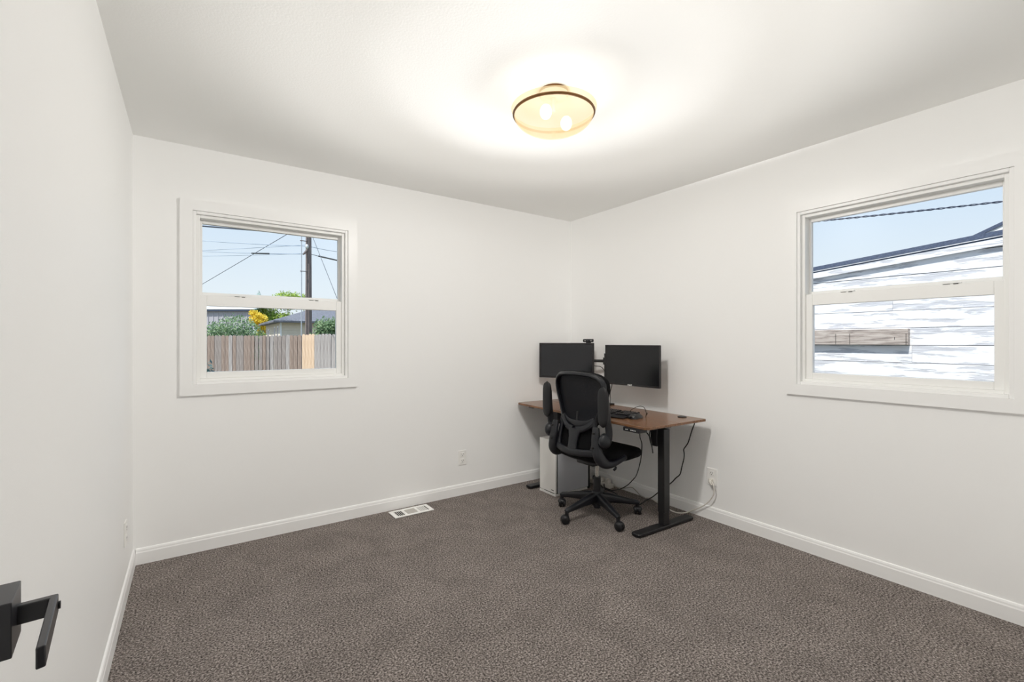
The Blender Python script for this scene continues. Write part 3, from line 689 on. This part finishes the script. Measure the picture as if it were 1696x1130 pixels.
# lift and base
MB().cyl((0, 0, .275), (0, 0, .395), .0135, n=24).build('gas_lift', 'chrome', ch, 40)
MB().cyl((0, 0, .165), (0, 0, .280), .0265, n=24).build('lift_sleeve', 'black', ch, 40)
MB().lathe([(0, .052), (.024, .052), (.026, .072), (.038, .074), (.041, .12), (.040, .165), (.032, .176), (0, .176)], 32).build('base_hub', 'chairplastic', ch, 40)
MB().sweep(catmull([(-.02, -.085, .405), (-.005, -.125, .400), (.012, -.158, .395), (.014, -.163, .382)], 4), .0035, n=8).build('tilt_lever', 'black', ch, 50)
MB().sweep([(.016, -.166, .386), (.010, -.165, .372), (-.004, -.160, .360)], [.008, .013, .010], [.005, .006, .005], n=10).build('lever_paddle', 'black', ch, 50)
MB().cyl((.012, -.085, .40), (.012, .13, .40), .004, n=8).build('height_lever', 'black', ch, 40)
for k in range(5):
    an = math.radians(34.5+72*k); c_, s_ = math.cos(an), math.sin(an)
    P = [(c_*r_, s_*r_, z_) for r_, z_ in ((.025, .128), (.09, .124), (.17, .112), (.25, .098), (.292, .092), (.306, .086))]
    lg = MB().sweep(P, [.026, .024, .021, .018, .017, .013], [.040, .034, .026, .019, .017, .013], n=14, up=(0, 0, 1), ex=3.0).build('base_leg', 'chairplastic', ch, 50)
    wr = an+(.7, 2.2, -.5, .4, 1.3)[k]; wx_, wy_ = math.cos(wr), math.sin(wr); px, py = c_*.297, s_*.297
    MB().cyl((px, py, .05), (px, py, .088), .013, n=14).build('caster_stem', 'black', lg, 40)
    cm = MB(); ctr = Vector((px+wx_*.012, py+wy_*.012, .031)); ax = Vector((-wy_, wx_, 0))
    for sg in (-1, 1):
        cm.sweep([ctr+ax*sg*.004, ctr+ax*sg*.007, ctr+ax*sg*.020, ctr+ax*sg*.026], [.026, .030, .0295, .020], n=24)
    cm.build('caster_wheels', 'mousefoot', lg, 40)
    MB().ell((ctr.x, ctr.y, .042), (.031, .031, .024), n=16, m=8).build('caster_hood', 'black', lg, 60)

# ================================================================== outdoors
GZ = -.42
M['ground'] = mat('yard_ground', (104, 100, 88), .95, rgb2=(84, 90, 66), vscale=1.5)
struct(MB().box((-60, -40, GZ-.2), (80, 120, GZ)).build('ground', 'ground'), 'yard ground outside the windows')

# ---- neighbour's shed with peeling board siding (window_2)
SX = 2.30
sh = thing('shed', (SX, -2.5, GZ), 0, 'white shed with peeling horizontal board siding outside the right window', 'shed')
def rake(y): return 1.949-.0882*(y+1.217)          # fascia mid line z on the wall side
zb = 1.395
joints = [zb+.160*k for k in range(-11, 8)]
random.seed(4)
m = MB(); m.prism([(-5, 0), (4.5, 0), (4.5, rake(2.0)-GZ), (-5, rake(-7.5)-GZ)], 3.45, axis=0, o=.022); m.build('shed_body', 'slot', sh)
bi = 0
for k in range(len(joints)-1):
    z0, z1 = joints[k], joints[k+1]
    cuts = [-5.0, 4.5]
    if k in (11, 12, 13): cuts = [-5, .62 if k == 12 else -.35, 4.5]
    elif k in (9, 7): cuts = [-5, .48, 4.5]
    for q in range(len(cuts)-1):
        j0 = random.uniform(-.003, .003); a0, a1 = cuts[q]+.0008, cuts[q+1]-.0008
        top_z = z1-GZ-.0025; bot = z0-GZ+.0015
        m = MB()
        # under the rake the boards are cut along the slope
        def zt_(y):
            return min(top_z, rake(y-2.5)+.05-GZ)
        if zt_(a0) <= bot and zt_(a1) <= bot: continue
        ys = [y for y in [a0+(a1-a0)*i/190 for i in range(191)] if zt_(y) > bot+.004]
        ys = [ys[0]]+[y for y in ys[1:-1] if zt_(y) < top_z-1e-6][::8]+[ys[-1]] if len(ys) > 1 else ys
        if len(ys) < 2: continue
        ys = sorted(set(ys))
        front = -.003+j0
        pts = [(y, bot) for y in ys]+[(y, max(bot+.002, zt_(y))) for y in reversed(ys)]
        m.prism(pts, .022-front, axis=0, o=front)
        ob = m.build('siding_board', 'peel%d' % (bi % 3), sh); bi += 1
def slope_bar(name, ztop, zbot, x0, x1, mt, y0=-5, y1=4.5):
    m = MB(); vs = [(x, y, rake(y-2.5)+dz-GZ) for y in (y0, y1) for x, dz in ((x0, zbot), (x1, zbot), (x1, ztop), (x0, ztop))]
    m.add(vs, [(0, 1, 2, 3), (7, 6, 5, 4)]+[(i, 4+i, 4+(i+1) % 4, (i+1) % 4) for i in range(4)]); return m.build(name, mt, sh)
M['roofedge'] = mat('roof_edge', (74, 84, 106), .8, var=.25, vscale=60)
slope_bar('fascia_board', .030, -.029, -.036, -.004, 'peel1')
slope_bar('rake_trim', .045, .030, -.032, .0, 'roofedge')
slope_bar('drip_edge', .050, .041, -.045, .0, 'peel1')
slope_bar('roof_edge', .089, .050, -.048, .05, 'roofedge')
slope_bar('roof', .089, .062, .05, 3.6, 'roofedge')
# weathered plank nailed to the siding
pk = thing('plank', (SX-.058, -2.006, 1.310), 0, 'bare weathered wood plank nailed across the peeling siding', 'plank')
MB().box((0, 0, -.072), (.056, 1.6, .074), .002).build('board', 'oldwood', pk)
for y, za, zb_ in ((.012, -.072, .03), (.095, -.025, .0), (.445, -.068, .035), (.565, -.068, .035)): MB().box((-.0012, y, za), (.002, y+.0045, zb_)).build('nail_line', 'slot', pk)
# twisted service cable in front of the sky
def twist(name, a, b, sag, r, turns, label):
    a = Vector(a); b = Vector(b); t = (b-a).normalized(); s1 = t.cross(Vector((0, 0, 1))).normalized(); s2 = s1.cross(t); root = thing(name, (0, 0, 0), 0, label, 'cable')
    for ph in (0, PI):
        P = []
        for i in range(turns*8+1):
            f_ = i/(turns*8); c_ = a.lerp(b, f_)-Vector((0, 0, sag*4*f_*(1-f_))); an = 2*PI*turns*f_+ph
            P.append(c_+s1*r*math.cos(an)+s2*r*math.sin(an))
        MB().sweep(P, r*.85, n=6).build('strand', 'wire', root, 60)
M['wire'] = mat('wire_black', (66, 74, 92), .6)
twist('service_cable', (5, 1.9, 3.40), (5, -6.3, 2.72), .10, .008, 40, 'twisted service cable crossing the sky in the right window')
nb = thing('neighbor_roof', (7, -1.64, 0), 0, 'dark roof edge of a farther house at the right window edge', 'roof')
def nslab(name, dz0, dz1, x0, x1, mt):
    m = MB(); f_ = lambda y: 2.925-.470*(y)
    vs = [(x, y, f_(y)+dz) for y in (.6, -4) for x, dz in ((x0, dz0), (x1, dz0), (x1, dz1), (x0, dz1))]
    m.add(vs, [(0, 1, 2, 3), (7, 6, 5, 4)]+[(i, 4+i, 4+(i+1) % 4, (i+1) % 4) for i in range(4)]); m.build(name, mt, nb)
nslab('roof_edge', -.02, .03, -.03, 3, 'roofedge'); nslab('fascia', -.16, -.02, -.01, .03, 'pcwhite')
MB().prism([(.3, GZ), (.3, 2.7), (-4, 4.65), (-4, GZ)], 3, axis=0, o=.04).build('gable_wall', 'pcwhite', nb)

# ---- picket fence (window_1)
def px_at(dep, x, y):
    fw = Vector((math.sin(YAW), math.cos(YAW), 0)); rt = Vector((math.cos(YAW), -math.sin(YAW), 0))
    return CAM+dep*(fw+rt*((x-848)/FPX)+Vector((0, 0, (566.1-y)/FPX)))
PA = Vector((-2.677, 11.486, 0)); PB = Vector((-.771, 9.182, 0)); PC = Vector((-.307, 7.638, 0))
M['picket0'] = wood('picket_grey', (122, 112, 108), (148, 138, 133), (168, 159, 154), 5, .9, (8, 8, .8), .3)
M['picket1'] = wood('picket_brown', (124, 106, 96), (150, 132, 121), (168, 152, 142), 5, .9, (8, 8, .8), .3)
M['picket2'] = wood('picket_new_cedar', (190, 160, 132), (216, 188, 160), (232, 208, 184), 5, .85, (8, 8, .8), .2)
M['picket3'] = wood('picket_pale', (138, 130, 127), (164, 157, 154), (192, 187, 184), 5, .9, (10, 10, .6), .4)
random.seed(11)
def picket_mesh(w_, h_, name, mt):
    e_ = w_*.28
    return MB().prism([(-w_/2, 0), (w_/2, 0), (w_/2, h_-e_*1.1), (w_/2-e_, h_), (-w_/2+e_, h_), (-w_/2, h_-e_*1.1)], .018, axis=1, o=0)
def fence(p, q, ext0, ext1, pitch, ztop, matf, label, gapf):
    dv = (q-p); L = dv.length; u = dv.normalized(); rz = math.atan2(u.y, u.x)
    root = thing('picket_fence', (p.x, p.y, GZ), rz, label, 'fence', 'backyard fence runs')
    protos = {}
    n0 = int(-ext0/pitch); n1 = int((L+ext1)/pitch)
    for k in range(n0, n1+1):
        x = (k+.5)*pitch; g = gapf(x); mt = matf(x); key_ = (mt, round(g, 3)); hh = ztop-GZ-.04
        dz = random.uniform(-.012, .012)
        if key_ not in protos:
            o_ = picket_mesh(pitch-g, hh, 'picket', mt).build('picket', mt, root); protos[key_] = o_; o_.location = (x, 0, .04+dz); o_.rotation_euler = (0, random.uniform(-.004, .004), 0)
        else: instance(protos[key_], 'picket', root, (x, random.uniform(-.003, .003), .04+dz), (0, random.uniform(-.005, .005), 0))
    for z in (.30, 1.60):
        MB().box((-ext0, .019, z), (L+ext1, .057, z+.085)).build('rail', 'picket0', root)
    x = -ext0+.3
    while x < L+ext1:
        MB().box((x-.045, .057, -.04), (x+.045, .147, ztop-GZ-.05)).build('post', 'picket0', root); x += 2.4
    return root
fence(PA, PB, 8.0, 0, .1205, 1.432, lambda x: random.choice(['picket0', 'picket0', 'picket1', 'picket1', 'picket3']) if x < 2.6 else 'picket1', 'brown-grey picket fence run with open gaps between pickets', lambda x: (.026 if 1.45 < x < 2.2 else .011))
fence(PB+(PC-PB).normalized()*.06, PC, 0, 1.4, .150, 1.444, lambda x: 'picket2' if x < .62 else 'picket3', 'tighter fence run with new cedar pickets at the turn', lambda x: .008)

# ---- foliage
def leafmat(name, c1, c2, c3):
    m, t, b = nmat(name); tc = t.nodes.new('ShaderNodeTexCoord'); nz = t.nodes.new('ShaderNodeTexNoise'); nz.inputs['Scale'].default_value = 3.5; nz.inputs['Detail'].default_value = 8; nz.inputs['Roughness'].default_value = .8
    t.links.new(tc.outputs['Object'], nz.inputs[0]); r = t.nodes.new('ShaderNodeValToRGB'); e = r.color_ramp.elements
    e[0].position = .32; e[0].color = (*lin(c1), 1); e[1].position = .68; e[1].color = (*lin(c3), 1); q = e.new(.5); q.color = (*lin(c2), 1)
    t.links.new(nz.outputs[0], r.inputs[0]); t.links.new(r.outputs[0], b.inputs['Base Color']); b.inputs['Roughness'].default_value = .6
    tl = t.nodes.new('ShaderNodeBsdfTranslucent'); t.links.new(r.outputs[0], tl.inputs[0]); mx = t.nodes.new('ShaderNodeMixShader'); mx.inputs[0].default_value = .3
    out = [n for n in t.nodes if n.type == 'OUTPUT_MATERIAL'][0]; t.links.new(b.outputs[0], mx.inputs[1]); t.links.new(tl.outputs[0], mx.inputs[2]); t.links.new(mx.outputs[0], out.inputs[0]); return m
M['leaf_green'] = leafmat('leaf_green', (74, 104, 74), (122, 152, 108), (182, 194, 150))
M['leaf_yellow'] = leafmat('leaf_yellow', (196, 170, 40), (240, 214, 60), (250, 232, 120))
M['leaf_lime'] = leafmat('leaf_lime', (110, 140, 60), (160, 186, 82), (206, 214, 120))
M['leaf_pale'] = leafmat('leaf_pale', (150, 178, 170), (186, 208, 198), (214, 228, 220))
M['leaf_dark'] = leafmat('leaf_dark', (52, 78, 84), (84, 112, 112), (128, 150, 138))
M['bark'] = mat('bark_brown', (96, 78, 64), .9, var=.3, vscale=12, bump=.5, bscale=30)
def plant(name, loc, blobs, n, size, mt, label, cat, trunk=None, seed=1, group='plants beyond the fence'):
    rnd = random.Random(seed); root = thing(name, (loc[0], loc[1], GZ), 0, label, cat, group)
    m = MB(); tot = sum(b[3]*b[4]*b[5] for b in blobs)
    for (cx_, cy_, cz_, rx, ry, rz_) in blobs:
        for _ in range(int(n*rx*ry*rz_/tot)):
            d_ = Vector((rnd.gauss(0, 1), rnd.gauss(0, 1), rnd.gauss(0, 1))).normalized()*(rnd.random()**.45)
            wob = 1+.25*mnoise.noise(d_*2.3+Vector((seed, 0, 0)))
            c_ = Vector((cx_+d_.x*rx*wob, cy_+d_.y*ry*wob, cz_+d_.z*rz_*wob))
            u_ = Vector((rnd.gauss(0, 1), rnd.gauss(0, 1), rnd.gauss(0, 1))).normalized(); v_ = u_.orthogonal().normalized(); s_ = size*rnd.uniform(.6, 1.3)
            m.add([c_-u_*s_, c_+v_*s_*.45, c_+u_*s_, c_-v_*s_*.45], [(0, 1, 2, 3)])
    f_ = m.build('foliage', mt, root); f_['kind'] = 'stuff'
    if trunk:
        MB().sweep([(0, 0, 0), (.03, .02, trunk*.5), (0, .05, trunk)], [trunk*.045, trunk*.035, trunk*.015], n=10).build('trunk', 'bark', root, 60)
    return root
p_ = px_at(13.8, 385, 540)
plant('shrub', p_, [(.05, 0, 1.85, .75, .6, .66), (-.50, .2, 1.7, .6, .6, .55), (.50, .1, 1.65, .42, .45, .55), (-1.2, .4, 1.75, .5, .5, .6)], 6500, .042, 'leaf_green', 'rounded green shrub showing above the left half of the fence', 'shrub', 1.4, 3)
p_ = px_at(15.5, 432, 548)
plant('shrub', p_, [(0, 0, 1.5, .34, .4, .48), (-.3, .1, 1.4, .3, .3, .42)], 1300, .05, 'leaf_lime', 'low lime green shrub between the rounded shrub and the small house', 'shrub', 1.2, 5)
p_ = px_at(34, 430, 530)
plant('tree', p_, [(-.1, 0, 3.3, .62, .6, .55), (.25, 0, 2.7, .5, .5, .5), (-.35, .1, 3.75, .35, .4, .3), (.1, 0, 2.2, .35, .35, .45)], 2200, .085, 'leaf_yellow', 'bright yellow tree beside the small house', 'tree', 2.6, 7)
p_ = px_at(44, 466, 505)
plant('tree', p_, [(.4, 0, 5.6, 1.3, 1.3, .9), (1.5, .2, 5.6, 1.2, 1.2, .85), (-1.3, 0, 4.5, 1.0, 1, .8), (2.6, 0, 5.2, 1, 1, .8), (-.2, 0, 3.6, 2, 1.4, 1.0)], 6000, .13, 'leaf_lime', 'broad yellow-green tree rising behind the small house', 'tree', 3.6, 9)
p_ = px_at(60, 428, 500)
plant('tree', p_, [(0, 0, 5.6, .75, .7, 1.0), (0, 0, 6.8, .45, .45, .8), (.05, 0, 7.75, .22, .22, .6), (0, 0, 4.4, 1.1, 1, .9)], 2600, .14, 'leaf_pale', 'distant pale conifer poking above the window rail', 'tree', 5, 13)
p_ = px_at(16, 540, 537)
plant('tree', p_, [(0, 0, 2.15, .42, .42, .40), (.32, -.1, 2.2, .35, .35, .38), (-.28, 0, 1.8, .26, .3, .34), (.45, 0, 1.75, .35, .35, .35), (.05, 0, 1.5, .5, .4, .3)], 3600, .05, 'leaf_green', 'leafy green tree right of the utility pole', 'tree', 1.6, 17)
p_ = px_at(6, 338, 607)
plant('shrub', p_, [(-.06, 0, 1.22, .20, .2, .28), (.10, .05, 1.0, .20, .2, .32), (-.2, 0, .6, .3, .3, .5)], 3200, .030, 'leaf_dark', 'dark blue-green shrub at the lower left corner of the left window', 'shrub', .7, 19)

# ---- utility pole and its wires
M['pole'] = mat('pole_wood', (138, 126, 122), .9, rgb2=(104, 92, 90), vscale=4, stretch=(6, 6, .5), bump=.4, bscale=20)
M['steel'] = mat('galvanised_steel', (196, 200, 206), .5, metal=.3)
pp = Vector((1.160, 18.075, GZ))
up = thing('utility_pole', pp, 0, 'brown wooden utility pole seen through the left window', 'utility pole')
MB().cyl((0, 0, 0), (0, 0, 9.5), .150, .095, n=20).build('pole_shaft', 'pole', up, 60)
cdx = Vector((.848, 17.929, 0))-Vector((pp.x, pp.y, 0))
MB().cyl((cdx.x, cdx.y, 0), (cdx.x, cdx.y, 8.5), .020, n=10).build('conduit', 'steel', up, 60)
for z in (1.72, 4.70, 6.0): MB().sweep([(cdx.x-.05, cdx.y, z), (cdx.x, cdx.y-.02, z), (0, -.05, z+.02)], .018, n=8).build('standoff', 'pole', up, 60)
MB().sweep([(-.06, -.1, 5.66), (-.17, -.13, 5.50), (-.25, -.15, 5.42)], [.05, .045, .03], n=8).build('bracket', 'pole', up, 60)
MB().ell((-.09, -.12, 5.78), (.07, .06, .10)).build('insulator', 'pcwhite', up, 60)
def wire(a, b, sag, r, label, mt='wire', splice=None):
    a = Vector(a); b = Vector(b); P = [a.lerp(b, i/24)-Vector((0, 0, sag*4*(i/24)*(1-i/24))) for i in range(25)]
    if splice:
        root = thing('overhead_wire', a, 0, label, 'wire', 'overhead wires at the pole'); Q = [p-a for p in P]
        MB().sweep(Q, r, n=6).build('strand', mt, root, 60)
        f0, f1 = splice; g = lambda f_: (b-a)*f_-Vector((0, 0, sag*4*f_*(1-f_)))
        MB().cyl(g(f0), g(f1), r*2.6, n=8).build('splice', 'blackmetal', root, 40)
    else:
        o_ = MB().sweep(P, r, n=6).build('overhead_wire', mt, None, 60); tag(o_, label, 'wire', 'overhead wires at the pole')
M['wirepale'] = mat('wire_pale', (150, 166, 184), .6)
wire((-3.05, 2.43, 2.47), (1.116, 17.95, 5.86), 0, .0085, 'thick dark drop cable across the top of the left window')
wire((1.137, 18.05, 6.451), (-5.489, 41.0, 3.333), 0, .014, 'wire slanting down to the left from the utility pole')
wire((1.222, 18.05, 6.072), (2.461, 13.512, GZ), 0, .010, 'guy wire slanting down to the right of the utility pole')
wire((-3.531, 33.54, 7.944), (1.08, 18.10, 5.40), .05, .013, 'uppermost thin wire reaching the pole from the left', 'wirepale')
wire((-3.531, 33.54, 7.14), (1.08, 18.10, 5.46), .02, .012, 'thin wire rising slightly towards the pole from the left', 'wirepale')
wire((-3.531, 33.54, 7.218), (1.08, 18.10, 5.06), .05, .013, 'wire with a dark splice just left of the pole', 'wirepale', (.66, .78))
wire((-3.531, 33.54, 6.826), (1.08, 18.10, 5.09), .03, .011, 'lowest thin wire reaching the pole from the left', 'wirepale')
wire((1.20, 18.08, 5.40), (4.904, 22.78, 6.238), .08, .011, 'thin upper wire leaving the pole to the right', 'wirepale')
wire((1.20, 18.08, 5.08), (4.904, 22.78, 5.60), .04, .013, 'wire with a thick dark sleeve right of the pole', 'wire', (.14, .45))

# ---- small house behind the fence
M['siding'] = mat('house_siding', (226, 214, 196), .7, var=.04, vscale=6)
M['shingle'] = mat('grey_shingle', (112, 114, 122), .9, var=.3, vscale=14)
hs = thing('small_house', (1.13, 25.41, GZ), 0, 'cream-sided small house with a grey hip roof behind the fence', 'house')
def lap(name, L, axis, n=20, pitch=.145):
    prof = []
    for k in range(n): prof += [(-.028, k*pitch), (-.006, (k+1)*pitch-.004)]
    prof += [(.08, n*pitch), (.08, 0)]
    m = MB()
    if axis == 'x': m.prism([(a_, b_) for a_, b_ in prof], L, axis=0, o=0)      # a -> y, b -> z
    else: m.prism([(a_, b_) for a_, b_ in prof], L, axis=1, o=0)                # a -> x, b -> z
    return m
EH = 2.444-GZ
lap('w', 6, 'x').build('front_wall', 'siding', hs); lap('w', 6, 'y').build('side_wall', 'siding', hs)
MB().box((-.04, -.045, 0), (.05, .04, EH), 0).build('corner_board', 'trim', hs)
m = MB(); O = .42; rh = EH+1.2
m.add([(-O, -O, EH), (6+O, -O, EH), (6+O, 6+O, EH), (-O, 6+O, EH), (3, 3, rh), (3, 3.01, rh), (-O, -O, EH-.10), (6+O, -O, EH-.10), (6+O, 6+O, EH-.10), (-O, 6+O, EH-.10)],
      [(0, 1, 4), (1, 2, 5, 4), (2, 3, 5), (3, 0, 4, 5), (0, 6, 7, 1), (1, 7, 8, 2), (2, 8, 9, 3), (3, 9, 6, 0), (6, 9, 8, 7)]); m.build('roof', 'shingle', hs)
for y, z0, z1, w_ in ((.75, 1.5, 2.5, .28), (1.9, 1.5, 2.5, .28), (4.6, 1.2, 2.4, .35)):
    f_ = MB().box((-.05, y-w_/2-.08, z0-.08), (-.01, y+w_/2+.08, z1+.08)).build('house_window', 'trim', hs)
    MB().box((-.056, y-w_/2, z0), (-.04, y+w_/2, z1)).build('pane', 'screenblue', f_)

# ---- ribbed metal building
M['ribmetal'] = mat('metal_siding', (186, 182, 188), .6)
mbd = thing('metal_building', (1.288, 42.4, GZ), math.radians(145), 'pale grey ribbed metal building at the far left', 'building')
mh = 3.93-GZ
prof = []; x = 0
while x < 9:
    prof += [(x, 0), (x+.30, 0), (x+.33, -.04), (x+.37, -.04), (x+.40, 0)]; x += .42
pts = [(a_, -b_) for a_, b_ in prof]
MB().prism(pts+[(x, -.3), (0, -.3)], mh, axis=2, o=0).build('ribbed_wall', 'ribmetal', mbd)
MB().box((-.2, -.02, mh-.02), (x, .22, mh+.12)).build('eave_trim', 'roofedge', mbd)
m = MB(); m.add([(-.2, .25, mh+.12), (x, .25, mh+.12), (x, -5, mh+1.0), (-.2, -5, mh+1.0), (-.2, .25, mh+.16), (x, .25, mh+.16), (x, -5, mh+1.04), (-.2, -5, mh+1.04)], [(0, 1, 2, 3), (7, 6, 5, 4), (0, 4, 5, 1), (1, 5, 6, 2), (2, 6, 7, 3), (3, 7, 4, 0)]); m.build('metal_roof', 'pcwhite', mbd)
